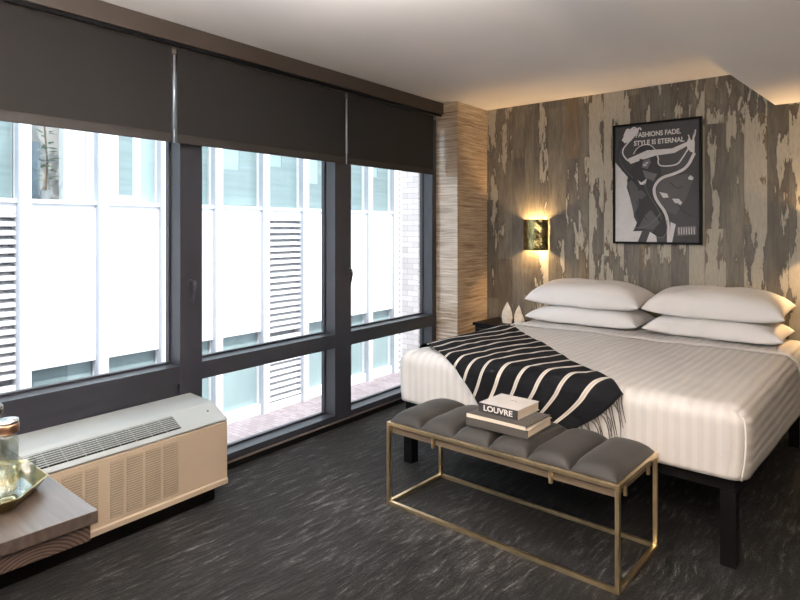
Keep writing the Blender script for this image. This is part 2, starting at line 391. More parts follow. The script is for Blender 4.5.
# ------------------------------------------------------------------ desk
DX, DY, DZ = -1.654, .705, .75
d = thing('desk', 'dark oak desk with a thick layered top in the near left corner', 'desk', (-2.4, .35, 0))
def dl(x): return x+2.4
def dyl(y): return y-.35
obj('desk_top', box(dl(-3.05), dl(DX), dyl(0.02), dyl(DY), DZ-.033, DZ, bev=.002), m_oaktop, d)
obj('apron', box(dl(-3.05), dl(DX-.018), dyl(0.03), dyl(DY-.012), DZ-.083, DZ-.034, bev=.001), m_oak, d)
for x in (-3.0, -1.78):
    for y in (.06, .14): obj('leg', box(dl(x), dl(x+.05), dyl(y), dyl(y+.05), 0, DZ-.084), m_black, d)

# tray, carafe and glasses on the desk
TX, TY = -2.00, .505
t = thing('serving_tray', 'octagonal brass tray with a raised rim on the dark desk', 'tray', (TX, TY, DZ))
def octo(a, b, c): return [(a, -b+c), (a, b-c), (a-c, b), (-a+c, b), (-a, b-c), (-a, -b+c), (-a+c, -b), (a-c, -b)]
def ringmesh(levels):
    bm = bmesh.new(); rs = [[bm.verts.new((x, y, z)) for x, y in octo(a, b, c)] for a, b, c, z in levels]
    for i in range(len(rs)-1):
        for k in range(8): bm.faces.new((rs[i][k], rs[i][(k+1) % 8], rs[i+1][(k+1) % 8], rs[i+1][k]))
    bm.faces.new(rs[-1]); bm.faces.new(rs[0]); return bm
m_traybrass = M('antique_brass', (.36, .29, .13), .28, metal=1, vary=.15, scale=12)
bm = ringmesh([(.170, .145, .094, .001), (.192, .167, .108, .030), (.197, .172, .111, .034), (.192, .167, .108, .035), (.168, .143, .092, .006), (.16, .135, .09, .005)])
obj('tray_rim', bm, m_traybrass, t)
bm = bmesh.new(); prism(bm, octo(.162, .137, .089), .006, .0075); obj('tray_mirror', bm, M('smoked_mirror', (.55, .60, .62), .05, metal=1), t)

def bottle(x, y, label, s=1.0, hgt=1.0):
    b = thing('glass_bottle', label, 'bottle', (x, y, DZ+.0078))
    bm = bmesh.new(); r = .030*s
    lathe(bm, [(r*.9, .001), (r, .006), (r, .125*hgt), (r*.97, .146*hgt), (r*.82, .156*hgt), (r*.80, .168*hgt), (r*.7, .168*hgt), (r*.72, .156*hgt), (r*.86, .136*hgt), (r*.91, .122*hgt), (r*.91, .012), (r*.3, .011)], seg=32)
    obj('bottle_body', bm, m_glass, b, True)
    bm = bmesh.new(); lathe(bm, [(r*.3, .0125), (r*.9, .0125), (r*.9, .075), (r*.3, .0752)], seg=32); obj('liquid', bm, mat_clear('amber_liquid', (.93, .80, .55), 0, 1.33), b, True)
    bm = bmesh.new(); lathe(bm, [(r*.98, .1695*hgt), (r*1.04, .172*hgt), (r*1.04, .193*hgt), (r*.98, .196*hgt)], seg=32); obj('cap', bm, m_copper, b, True, 'copper cap')
    bm = bmesh.new(); lathe(bm, [(r*1.0, .1965*hgt), (r*1.02, .199*hgt), (r*.98, .206*hgt), (r*.6, .208*hgt)], seg=32); obj('cap_top', bm, m_silver, b, True, 'silver cap top')
    return b
m_glass = mat_pane('clear_bottle_glass', (.84, .87, .86), .11); m_copper = M('brushed_copper', (.62, .38, .26), .3, metal=1, vary=.1); m_silver = M('polished_silver', (.75, .76, .76), .18, metal=1)
bottle(-1.935, .575, 'clear glass bottle with a copper cap standing on the brass tray')
b2 = thing('glass_decanter', 'clear glass decanter with a round stopper at the far edge of the tray', 'decanter', (-2.09, .590, DZ+.009))
bm = bmesh.new(); lathe(bm, [(.03, .001), (.036, .005), (.036, .11), (.015, .15), (.013, .172), (.017, .176), (.011, .176), (.010, .15), (.032, .108), (.032, .012), (.01, .011)]); obj('decanter_body', bm, m_glass, b2, True)
bm = bmesh.new(); bmesh.ops.create_uvsphere(bm, u_segments=20, v_segments=12, radius=.023, matrix=Matrix.Translation((0, 0, .2))); obj('stopper', bm, m_silver, b2, True)
def tumbler(x, y, label):
    bm = bmesh.new(); lathe(bm, [(.019, .001), (.021, .004), (.0225, .088), (.0205, .088), (.019, .010), (.005, .009)], seg=28)
    o = obj('glass_tumbler', bm, m_glass, None, True); o.location = (x, y, DZ+.0078); tag(o, label, 'glass')
tumbler(-1.905, .618, 'tall clear glass on the brass tray, right of the copper-capped bottle')

# ------------------------------------------------------------------ bed
BX0, BX1, BY0, BY1, BZ0, BZ1 = -2.545, -.555, 2.96, 5.02, .395, .712
b = thing('bed', 'king bed on a black steel frame against the peeling plank wall', 'bed', (-1.55, 4.0, 0))
obj('mattress', box(BX0+.05-(-1.55), BX1-.05+1.55, -1.0+.01, 1.0, .40, .66, bev=.03), m_white, b)
bm = bmesh.new(); bx(bm, -.945, .945, -1.01, 1.0, .335, .392); obj('bed_frame', bm, m_black, b)
for x in (-.92, .92):
    for y in (-.99, .93): obj('leg', box(x-.032, x+.032, y-.032, y+.032, 0, .335), m_black, b)
obj('leg', box(-.03, .03, -.03, .03, 0, .335), m_black, b)

# fitted striped duvet: rounded-box shell with an unrolled UV across its width
RD = .078
def shell_point(x, y, z, lo, hi, r):
    q = Vector((min(max(x, lo[0]+r), hi[0]-r), min(max(y, lo[1]+r), hi[1]), min(max(z, lo[2]-9), hi[2]-r)))
    dlt = Vector((x, y, z))-q
    return q+dlt.normalized()*r if dlt.length > 1e-6 else Vector((x, y, z))
def duvet_mesh(grow, y_from, y_to, zb, r=RD, wav=1.0):
    """loft U-profiles along Y, closing the foot with the same rounding"""
    lo = (BX0-grow, BY0-grow, zb); hi = (BX1+grow, 99, BZ1+grow)
    bm = bmesh.new(); uvl = bm.loops.layers.uv.new('UVMap')
    Wd = hi[0]-lo[0]; Hd = hi[2]-zb
    us = []; n = 110; side = 14
    for i in range(side): us.append(-Wd/2-Hd*(1-i/side))
    for i in range(n+1): us.append(-Wd/2+Wd*i/n)
    for i in range(1, side+1): us.append(Wd/2+Hd*i/side)
    def P(u, y, zdrop=None):
        if abs(u) <= Wd/2: x = u; z = hi[2]
        else: x = math.copysign(Wd/2, u); z = hi[2]-(abs(u)-Wd/2)
        return x+(lo[0]+hi[0])/2, y, z
    def fin(x, y, z):
        p = shell_point(x, y, z, lo, hi, r)
        top = max(0, min(1, (p.z-zb)/(hi[2]-zb)))
        nz = noise.noise(Vector((p.x*2.2, p.y*2.2, p.z*3)))*.010+noise.noise(Vector((p.x*7, p.y*5, p.z*7)))*.004
        p.z += nz*wav*(1 if top > .9 else .6)
        if top < .9:
            bul = math.sin(PI*(1-top))*.012
            if p.x > hi[0]-r: p.x += bul+nz+.035*(1-top)**2*max(0, min(1, (p.y-3.1)))
            if p.x < lo[0]+r: p.x -= bul+nz
            if p.y < lo[1]+r*.5: p.y -= nz*.5
        return p
    rows = []
    ny = 90
    ys = [y_from+(y_to-y_from)*j/ny for j in range(ny+1)]
    for y in ys: rows.append([(fin(*P(u, y)), (u, y)) for u in us])
    vr = [[bm.verts.new(c[0]) for c in row] for row in rows]
    for j in range(len(rows)-1):
        for i in range(len(us)-1):
            f = bm.faces.new((vr[j][i], vr[j][i+1], vr[j+1][i+1], vr[j+1][i]))
            for lp, (jj, ii) in zip(f.loops, ((j, i), (j, i+1), (j+1, i+1), (j+1, i))): lp[uvl].uv = rows[jj][ii][1]
    return bm, us, Wd, Hd, P, fin, vr, uvl
bm, us, Wd, Hd, P, fin, vr, uvl = duvet_mesh(0, BY0, BY1, BZ0)
# foot face: columns run straight down between the side edges
nz_ = 16; cols = [i for i, u in enumerate(us) if abs(u) <= Wd/2+1e-6]
grid = []
for k in range(1, nz_+1):
    row = []
    for i in cols:
        x, y, z = P(us[i], BY0); zz = BZ1-(BZ1-BZ0)*k/nz_
        row.append((bm.verts.new(fin(x, BY0, zz)), (us[i], BY0-(BZ1-zz))))
    grid.append(row)
prev = [(vr[0][i], (us[i], BY0)) for i in cols]
for row in grid:
    for a in range(len(cols)-1):
        f = bm.faces.new((prev[a][0], prev[a+1][0], row[a+1][0], row[a][0]))
        for lp, q in zip(f.loops, (prev[a], prev[a+1], row[a+1], row[a])): lp[uvl].uv = q[1]
    prev = row
bmesh.ops.remove_doubles(bm, verts=bm.verts, dist=.002)
dv = obj('duvet', bm, m_duvet, None, True)
md = dv.modifiers.new('t', 'SOLIDIFY'); md.thickness = .012; md.offset = -1
tag(dv, 'white satin-striped duvet covering the whole bed down to the frame', 'duvet')
# corner piping and the turned-down band by the pillows
bm = bmesh.new()
tube(bm, [tuple(fin(BX1-.001, BY0+.001, z)+Vector((.003, -.003, 0))) for z in [BZ1-.02-(BZ1-BZ0-.02)*i/12 for i in range(13)]], .004, 6)
obj('corner_piping', bm, m_white, dv, True)
bm, *_ = duvet_mesh(.012, 4.36, 4.42, BZ0+.02); fb = obj('turned_hem', bm, m_white, dv, True)
fb.modifiers.new('t', 'SOLIDIFY').thickness = .006

# pillows
def pillow(x, y, z, rz, rx, label, seed, T=.15, L=.96, Wp=.47):
    bm = bmesh.new(); n = 36; m_ = 24
    def f(u, v, sgn):
        cu = 1-.075*(1-abs(v)**2.2)*abs(u)**6; cv = 1-.10*(1-abs(u)**3)*abs(v)**6
        th = (max(0, 1-abs(u)**3.6)**.54)*(max(0, 1-abs(v)**3.4)**.48)
        nz = noise.noise(Vector((u*1.7+seed, v*1.4, sgn*3)))*.016+noise.noise(Vector((u*5+seed, v*4, sgn)))*.005
        zt = sgn*T/2*th*(1 if sgn > 0 else .30)+nz*th+.012*abs(u)**4*abs(v)**2
        return Vector((u*cu*L/2, v*cv*Wp/2, zt))
    for sgn in (1, -1):
        g = [[bm.verts.new(f(-1+2*i/n, -1+2*j/m_, sgn)) for i in range(n+1)] for j in range(m_+1)]
        for j in range(m_):
            for i in range(n): bm.faces.new((g[j][i], g[j][i+1], g[j+1][i+1], g[j+1][i]))
    bmesh.ops.remove_doubles(bm, verts=bm.verts, dist=.0008)
    o = obj('pillow', bm, m_white, None, True); o.location = (x, y, z); o.rotation_euler = (rx, 0, rz)
    o.modifiers.new('s', 'SUBSURF').levels = 1; o.modifiers['s'].render_levels = 1
    return tag(o, label, 'pillow', 'white bed pillows in two stacks')
pillow(-2.04, 4.79, .758, .0, .04, 'white pillow at the bottom of the left stack, beside the stone ornaments', 1, T=.225, L=.95)
pillow(-2.04, 4.79, .918, .01, .12, 'white pillow on top of the left stack, under the poster', 5, T=.295, L=.965, Wp=.46)
pillow(-1.09, 4.79, .758, -.02, .04, 'white pillow at the bottom of the right stack, its end lit warm', 9, T=.225, L=.925)
pillow(-1.09, 4.79, .918, -.01, .12, 'white pillow on top of the right stack, its tip lit golden', 14, T=.295, L=.935, Wp=.46)

# throw blanket draped across the foot corner
def drape(x, w, lift):
    """bed-surface point: w runs towards the foot and then down the end; x may run over the left edge"""
    r = RD; arc = r*PI/2; yf = BY0; zt = BZ1
    if w >= yf+r: y, z, nrm = w, zt, Vector((0, 0, 1))
    else:
        s_ = yf+r-w
        if s_ < arc: a = s_/r; y = yf+r-r*math.sin(a); z = zt-r+r*math.cos(a); nrm = Vector((0, -math.sin(a), math.cos(a)))
        else: y = yf; z = zt-r-(s_-arc); nrm = Vector((0, -1, 0))
    p = Vector((x, y, z))
    xl = BX0+r
    if x < xl:
        s_ = xl-x; a = min(s_/r, PI/2)
        p.x = xl-r*math.sin(a); p.z = p.z-(r-r*math.cos(a))-max(0, s_-arc)
        nrm = (nrm*math.cos(a)+Vector((-1, 0, 0))*math.sin(a)).normalized()
    return p+nrm*lift
E1 = [(-2.56, 4.30), (-2.42, 4.17), (-1.95, 3.73), (-1.50, 3.31), (-1.24, 3.10), (-1.075, 2.965)]
E0 = [(-2.64, 3.22), (-2.46, 3.15), (-2.08, 2.93), (-1.85, 2.71), (-1.60, 2.70), (-1.37, 2.71)]
def interp(E, a):
    ls = [math.dist(E[i], E[i+1]) for i in range(len(E)-1)]; t = a*sum(ls); i = 0
    while i < len(ls)-1 and t > ls[i]: t -= ls[i]; i += 1
    f = t/ls[i]
    return (E[i][0]*(1-f)+E[i+1][0]*f, E[i][1]*(1-f)+E[i+1][1]*f)
def throw_pt(a, bb, lift=0):
    e1 = interp(E1, a); e0 = interp(E0, a); x = e1[0]*(1-bb)+e0[0]*bb; w = e1[1]*(1-bb)+e0[1]*bb
    x += .022*math.sin(bb*PI*2.0+a*5)*(1-a*.5); w += .01*math.sin(a*16)
    wr = noise.noise(Vector((x*3.5, w*3.5, 2)))*.008+noise.noise(Vector((x*9, w*6, 5)))*.004
    return drape(x, w, .019+abs(wr)*1.6+lift)
bm = bmesh.new(); uvl = bm.loops.layers.uv.new('UVMap'); na, nb = 120, 60
g = [[bm.verts.new(throw_pt(i/na, j/nb)) for i in range(na+1)] for j in range(nb+1)]
for j in range(nb):
    for i in range(na):
        f = bm.faces.new((g[j][i], g[j][i+1], g[j+1][i+1], g[j+1][i]))
        for lp, (a, c) in zip(f.loops, ((i, j), (i+1, j), (i+1, j+1), (i, j+1))): lp[uvl].uv = (a/na, c/nb)
th = obj('throw_blanket', bm, m_throw, None, True); th.modifiers.new('t', 'SOLIDIFY').thickness = .006
tag(th, 'black throw blanket with cream double stripes draped over the foot of the bed', 'blanket')
m_fr = M('dark_grey_yarn', (.10, .085, .075), .9)
for i in range(20):
    bb = .015+.97*i/19; p0 = throw_pt(1, bb); dirn = (throw_pt(1, bb)-throw_pt(.97, bb)).normalized()
    bm = bmesh.new(); ln_ = random.uniform(.10, .15); sw = random.uniform(-.014, .02)
    pts = []
    for q in range(6):
        f = q/5; pt = p0+dirn*ln_*.35*f+Vector((sw*math.sin(f*3), 0, -ln_*.75*f*f-ln_*.2*f)); pt.y = min(pt.y, BY0-.012) if p0.y < BY0+.02 else min(pt.y, p0.y)
        if p0.z > BZ1-.03: pt.z = max(pt.z, BZ1-.35)
        pts.append(pt)
    tube(bm, pts, [.0042, .0034, .0026, .0032, .0022, .0014], 6); obj('fringe_tassel', bm, m_fr, th, True)

# ------------------------------------------------------------------ bench
bn = thing('bench', 'upholstered bench with channelled taupe velvet and an open brass frame at the bed foot', 'bench', (-1.553, 2.7025, 0))
BWx, BWy, BH, tt = .635, .235, .447, .019
def fr_(name, *a): return obj(name, box(*a, bev=.0015), m_brass, bn)
for sy in (-1, 1):
    fr_('top_rail', -BWx, BWx, sy*BWy-tt/2, sy*BWy+tt/2, BH-tt, BH)
    fr_('floor_rail', -BWx, BWx, sy*BWy-tt/2, sy*BWy+tt/2, .001, tt+.001)
for sx in (-1, 1):
    x0 = sx*(BWx-tt/2)
    fr_('side_rail', x0-tt/2, x0+tt/2, -BWy+tt/2, BWy-tt/2, BH-tt, BH)
    fr_('side_floor_rail', x0-tt/2, x0+tt/2, -BWy+tt/2, BWy-tt/2, .001, tt+.001)
    for sy in (-1, 1): fr_('leg', x0-tt/2, x0+tt/2, sy*BWy-tt/2, sy*BWy+tt/2, tt+.001, BH-tt)
obj('seat_base', box(-BWx+.022, BWx-.022, -BWy+.012, BWy-.012, BH-.060, BH-.004), m_base, bn)
for sx in (-1, 1):
    obj('bracket', box(sx*.326-.007, sx*.326+.007, -BWy-.006, -BWy+.010, BH-.075, BH-tt), m_brass, bn)
    obj('bracket', box(sx*.326-.007, sx*.326+.007, BWy-.010, BWy+.006, BH-.075, BH-tt), m_brass, bn)
    for sy in (-1, 1): obj('bracket', box(sx*(BWx-.012)-.006, sx*(BWx-.012)+.006, sy*.143-.008, sy*.143+.008, BH-.075, BH-tt), m_brass, bn)
seg = (2*BWx-.026)/6
for k in range(6):
    bm = bmesh.new(); x0 = -BWx+.013+k*seg; nx, ny = 14, 26; hw = seg/2
    def cp(i, j, sgn):
        u = -1+2*i/nx; v_ = -1+2*j/ny
        th_ = (max(0, 1-abs(u)**2.8)**.5)*(max(0, 1-abs(v_)**4.0)**.5)
        nzz = noise.noise(Vector((x0*4+u, v_*2, 1)))*.004
        z = BH-.004+.010+(.059*th_+nzz if sgn > 0 else -.012)
        return (x0+hw+u*hw*.995, v_*(BWy-.004), z)
    top = [[bm.verts.new(cp(i, j, 1)) for i in range(nx+1)] for j in range(ny+1)]
    for j in range(ny):
        for i in range(nx): bm.faces.new((top[j][i], top[j][i+1], top[j+1][i+1], top[j+1][i]))
    per = [top[0][i] for i in range(nx+1)]+[top[j][nx] for j in range(1, ny+1)]+[top[ny][i] for i in range(nx-1, -1, -1)]+[top[j][0] for j in range(ny-1, 0, -1)]
    low = [bm.verts.new((q.co.x, q.co.y, BH-.003)) for q in per]
    for a in range(len(per)):
        c = (a+1) % len(per); bm.faces.new((per[a], per[c], low[c], low[a]))
    bm.faces.new(low[::-1])
    obj('cushion_channel', bm, m_velvet, bn, True)

# ------------------------------------------------------------------ books
def text_mesh(s, size, ext, bold=0, align='CENTER', font_shear=0):
    cu = bpy.data.curves.new('lettering', 'FONT'); cu.body = s; cu.size = size; cu.extrude = ext; cu.offset = bold; cu.align_x = align; cu.align_y = 'CENTER'; cu.shear = font_shear
    o = bpy.data.objects.new('lettering', cu); C.objects.link(o); bpy.context.view_layer.update()
    me = bpy.data.meshes.new_from_object(o.evaluated_get(bpy.context.evaluated_depsgraph_get())); bpy.data.objects.remove(o); return me
def lettering(me, mat, parent, loc, rot, scale=(1, 1, 1), name='lettering'):
    o = bpy.data.objects.new(name, me); me.materials.clear(); me.materials.append(mat); C.objects.link(o); o.parent = parent
    o.location = loc; o.rotation_euler = rot; o.scale = scale; return o
m_page = M('book_pages', (.72, .64, .54), .8, vary=.1, scale=60, stretch=(.2, .2, 6))
m_cov = M('pale_book_cover', (.66, .63, .61), .5, vary=.10, scale=14)
m_dk = M('charcoal_book_cloth', (.035, .033, .033), .5)
m_dkb = M('dark_grey_cover', (.075, .068, .062), .5)
m_let = M('ivory_lettering', (.8, .78, .74), .6)
zb = .511
k1 = thing('book', 'wide coffee-table book with a dark grey cover lying lowest on the bench', 'book', (-1.548, 2.668, zb), .03, 'books on the bench')
obj('cover', box(-.175, .165, -.13, .13, 0, .004), m_dkb, k1); obj('cover', box(-.175, .165, -.13, .13, .036, .040), m_page, k1)
obj('spine', box(-.175, .165, -.132, -.128, 0, .040), m_dkb, k1); obj('pages', box(-.172, .160, -.127, .125, .0045, .0355), m_page, k1)
k3 = thing('book', 'large thin cream book sandwiched between the black-spined one and the dark one', 'book', (-1.548, 2.665, zb+.0405), -.015, 'books on the bench')
obj('cover', box(-.172, .163, -.125, .122, 0, .003), m_cov, k3); obj('cover', box(-.172, .163, -.125, .122, .013, .016), m_dkb, k3)
obj('pages', box(-.170, .160, -.123, .120, .0032, .0128), m_page, k3); obj('spine', box(-.172, .163, -.1275, -.1245, 0, .016), m_page, k3)
k2 = thing('book', 'small thick book with white LOUVRE lettering on its black spine, topmost of the pile', 'book', (-1.578, 2.712, zb+.057), -.01, 'books on the bench')
obj('cover', box(-.112, .112, -.105, .11, 0, .003), m_cov, k2); obj('cover', box(-.112, .112, -.105, .11, .042, .045), m_cov, k2)
obj('pages', box(-.110, .108, -.102, .107, .0032, .0418), m_page, k2)
sp_ = obj('spine', box(-.112, .112, -.1085, -.1052, 0, .0445), m_dk, k2, label='black spine')
lettering(text_mesh('LOUVRE', .040, .0004, .0009), m_let, sp_, (.0, -.1091, .022), (PI/2, 0, 0), (1.13, .95, 1))
me = text_mesh('LOUVRE', .011, .0002); lettering(me, m_dkb, k2, (.01, .03, .0453), (0, 0, 0))

# ------------------------------------------------------------------ nightstand with stone ornaments
n = thing('nightstand', 'small black nightstand squeezed between the pier and the bed', 'nightstand', (-2.815, 4.80, 0))
obj('top', box(-.225, .225, -.22, .22, .625, .65, bev=.002), m_black, n)
obj('body', box(-.21, .21, -.20, .20, .30, .624), m_black, n)
obj('drawer', box(-.20, .20, -.212, -.201, .33, .60, bev=.002), m_black, n)
for x in (-.19, .19):
    for y in (-.18, .18): obj('leg', box(x-.015, x+.015, y-.015, y+.015, 0, .299), m_black, n)
def shard(name, x, y, hgt, wid, dep, label, cat, lean=0, rot=0, seed=0, group=None):
    bm = bmesh.new(); n1, n2 = 14, 20
    rings = []
    for i in range(n1+1):
        f = i/n1; w_ = math.sin(PI*(.18+.82*f)**.85)**.8 if f < 1 else 0.02
        w_ = max(.02, (1-f**2.6)*(.72+.5*f*(1-f)*1.6))
        rr = []
        for k_ in range(n2):
            a = 2*PI*k_/n2; q = 1+.13*math.cos(5*a+seed)+.10*noise.noise(Vector((math.cos(a)*2, math.sin(a)*2, f*6+seed)))
            rr.append(bm.verts.new((math.cos(a)*wid/2*w_*q+lean*f*f, math.sin(a)*dep/2*w_*q, hgt*f)))
        rings.append(rr)
    for i in range(n1):
        for k_ in range(n2): bm.faces.new((rings[i][k_], rings[i][(k_+1) % n2], rings[i+1][(k_+1) % n2], rings[i+1][k_]))
    bm.faces.new(rings[0][::-1]); bm.faces.new(rings[-1])
    o = obj(name, bm, m_cream, None, False); o.location = (x, y, .6505); o.rotation_euler = (0, 0, rot); return tag(o, label, cat, group)
shard('stone_ornament', -2.775, 4.74, .19, .115, .07, 'tall pointed ivory stone ornament at the left on the black nightstand', 'ornament', seed=1)
shard('stone_ornament', -2.69, 4.78, .165, .085, .06, 'slimmer ivory stone ornament standing right of the tall pointed one', 'ornament', .01, seed=2.5)
shard('stone_ornament', -2.635, 4.70, .10, .10, .07, 'low squat ivory stone piece nearest the bed on the nightstand', 'ornament', .03, seed=4)

# ------------------------------------------------------------------ wall sconces
def sconce(x, label, power):
    s = thing('wall_sconce', label, 'wall lamp', (x, YW-.001, 1.437), 0, 'brass sconces beside the bed')
    bm = bmesh.new(); R, H, N_ = .122, .142, 26; ri = []
    for zz in range(13):
        z = -H+2*H*zz/12; row = []
        for i in range(N_+1):
            a = PI*i/N_; q = 1+.035*noise.noise(Vector((math.cos(a)*4+x, z*16, 3)))+.03*noise.noise(Vector((a*5+x, z*30, 8)))
            row.append(bm.verts.new((math.cos(a)*R*q, -math.sin(a)*.095*q-.004, z)))
        ri.append(row)
    for j in range(12):
        for i in range(N_): bm.faces.new((ri[j][i], ri[j][i+1], ri[j+1][i+1], ri[j+1][i]))
    o = obj('shade', bm, m_brassd, s, False); o.modifiers.new('t', 'SOLIDIFY').thickness = .003
    obj('back_plate', box(-.05, .05, -.012, 0, -.07, .07), m_brass, s)
    bm = bmesh.new(); tube(bm, [(0, -.012, 0), (0, -.045, 0)], .008); obj('lamp_holder', bm, m_brass, s)
    bm = bmesh.new(); bmesh.ops.create_uvsphere(bm, u_segments=14, v_segments=10, radius=.016, matrix=Matrix.Translation((0, -.05, 0)))
    obj('bulb', bm, M('warm_bulb', (1, .8, .5), .5, emit=((1, .62, .28), 25)), s, True)
    for z in (.075, -.075):
        l = bpy.data.lights.new('sconce_light', 'POINT'); l.energy = power; l.color = (1, .64, .30); l.shadow_soft_size = .018
        lo = bpy.data.objects.new('sconce_light', l); C.objects.link(lo); lo.parent = s; lo.location = (0, -.05, z)
sconce(-2.655, 'crumpled brass wall sconce glowing at both ends, left of the poster', 13)
sconce(-.42, 'crumpled brass wall sconce beyond the right edge of the view, right of the poster', 13)

# ------------------------------------------------------------------ poster
PX0, PX1, PZ0, PZ1 = -1.93, -1.245, 1.370, 2.358
pf = thing('framed_poster', 'black-framed monochrome poster of a figure in a hat hanging over the bed', 'poster', ((PX0+PX1)/2, YW-.002, PZ0))
PW, PH = PX1-PX0, PZ1-PZ0; fd = .038; fw = .017
bm = bmesh.new()
bx(bm, -PW/2, -PW/2+fw, -fd, 0, 0, PH); bx(bm, PW/2-fw, PW/2, -fd, 0, 0, PH); bx(bm, -PW/2+fw, PW/2-fw, -fd, 0, 0, fw); bx(bm, -PW/2+fw, PW/2-fw, -fd, 0, PH-fw, PH)
obj('frame', bm, m_black, pf)
def G(n_, c): return M(n_, c, .55, vary=.06, scale=25)
g1 = G('print_charcoal', (.040, .038, .042)); g2 = G('print_white', (.62, .61, .62)); g3 = G('print_slate', (.020, .023, .028)); g4 = G('print_grey', (.13, .125, .13)); g5 = G('print_dark', (.011, .011, .013)); g6 = G('print_mid', (.075, .072, .075))
pr = obj('print', box(-PW/2+fw, PW/2-fw, -.024, -.004, fw, PH-fw), g1, pf)
shp_n = 0
def shp(pts, layer, mat, name='print_shape'):
    global shp_n; shp_n += 1
    bm = bmesh.new(); y = -.0241-layer*.0003-shp_n*.00004
    vs = [((p[0]-.5)*PW, p[1]*PH) for p in pts]
    prism(bm, [(a, c) for a, c in vs], y-.0003, -.0238, Matrix(((1, 0, 0, 0), (0, 0, 1, 0), (0, 1, 0, 0), (0, 0, 0, 1))))
    obj(name, bm, mat, pr)
def stroke(pts, wdt, layer, mat):
    P2 = [Vector(((p[0]-.5)*PW, p[1]*PH)) for p in pts]
    # smooth
    for _ in range(2):
        q = [P2[0]]
        for i in range(len(P2)-1): q += [P2[i]*.75+P2[i+1]*.25, P2[i]*.25+P2[i+1]*.75]
        P2 = q+[P2[-1]]
    Lf, Rt = [], []
    for i, p in enumerate(P2):
        dd = (P2[min(i+1, len(P2)-1)]-P2[max(i-1, 0)]).normalized(); nn = Vector((-dd.y, dd.x))*wdt/2; Lf.append(p+nn); Rt.append(p-nn)
    bm = bmesh.new(); y = -.0241-layer*.0003-.0016
    for i in range(len(P2)-1):
        vs = [bm.verts.new((v_.x, yy, v_.y)) for yy in (y-.0003, -.0238) for v_ in (Lf[i], Lf[i+1], Rt[i+1], Rt[i])]
        for fidx in ((0, 1, 2, 3), (4, 7, 6, 5), (0, 4, 5, 1), (1, 5, 6, 2), (2, 6, 7, 3), (3, 7, 4, 0)): bm.faces.new([vs[w_] for w_ in fidx])
    obj('print_line', bm, mat, pr)
shp([(.025, .686), (.104, .619), (.177, .554), (.163, .47), (.222, .344), (.25, .22), (.295, .158), (.236, .106), (.207, .018), (.025, .018)], 1, g2)
shp([(.575, .535), (.841, .558), (.924, .535), (.841, .372), (.724, .236), (.624, .267), (.525, .359), (.498, .43)], 1, g6)
shp([(.074, .873), (.041, .769), (.037, .696), (.104, .615), (.222, .531), (.295, .631), (.193, .668), (.089, .771), (.139, .843)], 2, g3)
shp([(.207, .61), (.295, .704), (.506, .713), (.561, .619), (.561, .539), (.484, .461), (.506, .38), (.615, .257), (.641, .057), (.451, .055), (.478, .117), (.25, .112), (.295, .198), (.207, .366), (.166, .533)], 2, g5)
shp([(.222, .531), (.295, .466), (.309, .322), (.25, .241), (.213, .355), (.177, .512)], 3, g6)
shp([(.352, .608), (.519, .571), (.478, .512), (.381, .546)], 3, g4)
shp([(.295, .529), (.338, .507), (.402, .537), (.381, .488), (.323, .49)], 4, g2)
shp([(.266, .437), (.338, .445), (.395, .403), (.338, .367), (.28, .385)], 3, g6)
shp([(.338, .681), (.436, .702), (.451, .675), (.408, .616), (.346, .629)], 3, g4)
shp([(.355, .66), (.42, .675), (.40, .645), (.36, .64)], 4, g2)
shp([(.381, .24), (.451, .279), (.548, .177), (.478, .117), (.295, .127)], 3, g6)
shp([(.207, .018), (.236, .104), (.346, .107), (.295, .018)], 3, g2); shp([(.395, .018), (.436, .101), (.509, .066), (.515, .018)], 3, g2)
shp([(.667, .18), (.725, .161), (.684, .018), (.657, .018)], 3, g2)
for pl in ([(.542, .423), (.629, .409), (.648, .377), (.588, .374)], [(.684, .366), (.758, .364), (.794, .333), (.777, .314), (.71, .335)], [(.857, .528), (.883, .546), (.914, .526), (.908, .507), (.863, .512)]): shp(pl, 4, g2)
shp([(.242, .745), (.289, .797), (.366, .813), (.451, .804), (.506, .759), (.408, .769)], 3, g5)
shp([(.177, .71), (.408, .769), (.684, .768), (.893, .823), (.906, .799), (.71, .731), (.492, .72), (.207, .667)], 4, g2)
shp([(.104, .871), (.177, .96), (.309, .954), (.3, .923), (.207, .854), (.139, .843)], 4, g2)
shp([(.841, .803), (.863, .84), (.898, .814), (.914, .879), (.927, .797), (.924, .719), (.883, .729), (.847, .762)], 4, g2)
stroke([(.207, .864), (.089, .777), (.183, .683), (.26, .69)], .011, 5, g2)
stroke([(.242, .745), (.289, .797), (.366, .82), (.451, .81), (.506, .759)], .006, 5, g2)
stroke([(.498, .753), (.536, .697), (.525, .658), (.561, .629), (.737, .631), (.79, .678), (.873, .771)], .010, 5, g2)
stroke([(.924, .719), (.847, .606), (.71, .563), (.561, .539), (.484, .471), (.484, .41), (.519, .348), (.615, .257), (.645, .157), (.645, .018)], .022, 5, g2)
for a_ in ([(.13, .90), (.17, .965), (.20, .945)], [(.19, .935), (.25, .975), (.29, .945)], [(.25, .93), (.32, .965), (.335, .94)]): stroke(a_, .012, 5, g2)
for a_ in ([(.89, .80), (.93, .855), (.935, .90)], [(.90, .78), (.87, .84), (.86, .865)]): stroke(a_, .009, 5, g2)
stroke([(.34, .70), (.31, .62), (.33, .58), (.30, .53)], .030, 4, g5); stroke([(.45, .70), (.50, .64), (.47, .58)], .028, 4, g5)
stroke([(.36, .655), (.39, .660), (.42, .650)], .006, 5, g5)
stroke([(.37, .50), (.42, .40), (.52, .30), (.57, .20)], .007, 4, g6); stroke([(.28, .36), (.32, .28), (.40, .20)], .007, 4, g3)
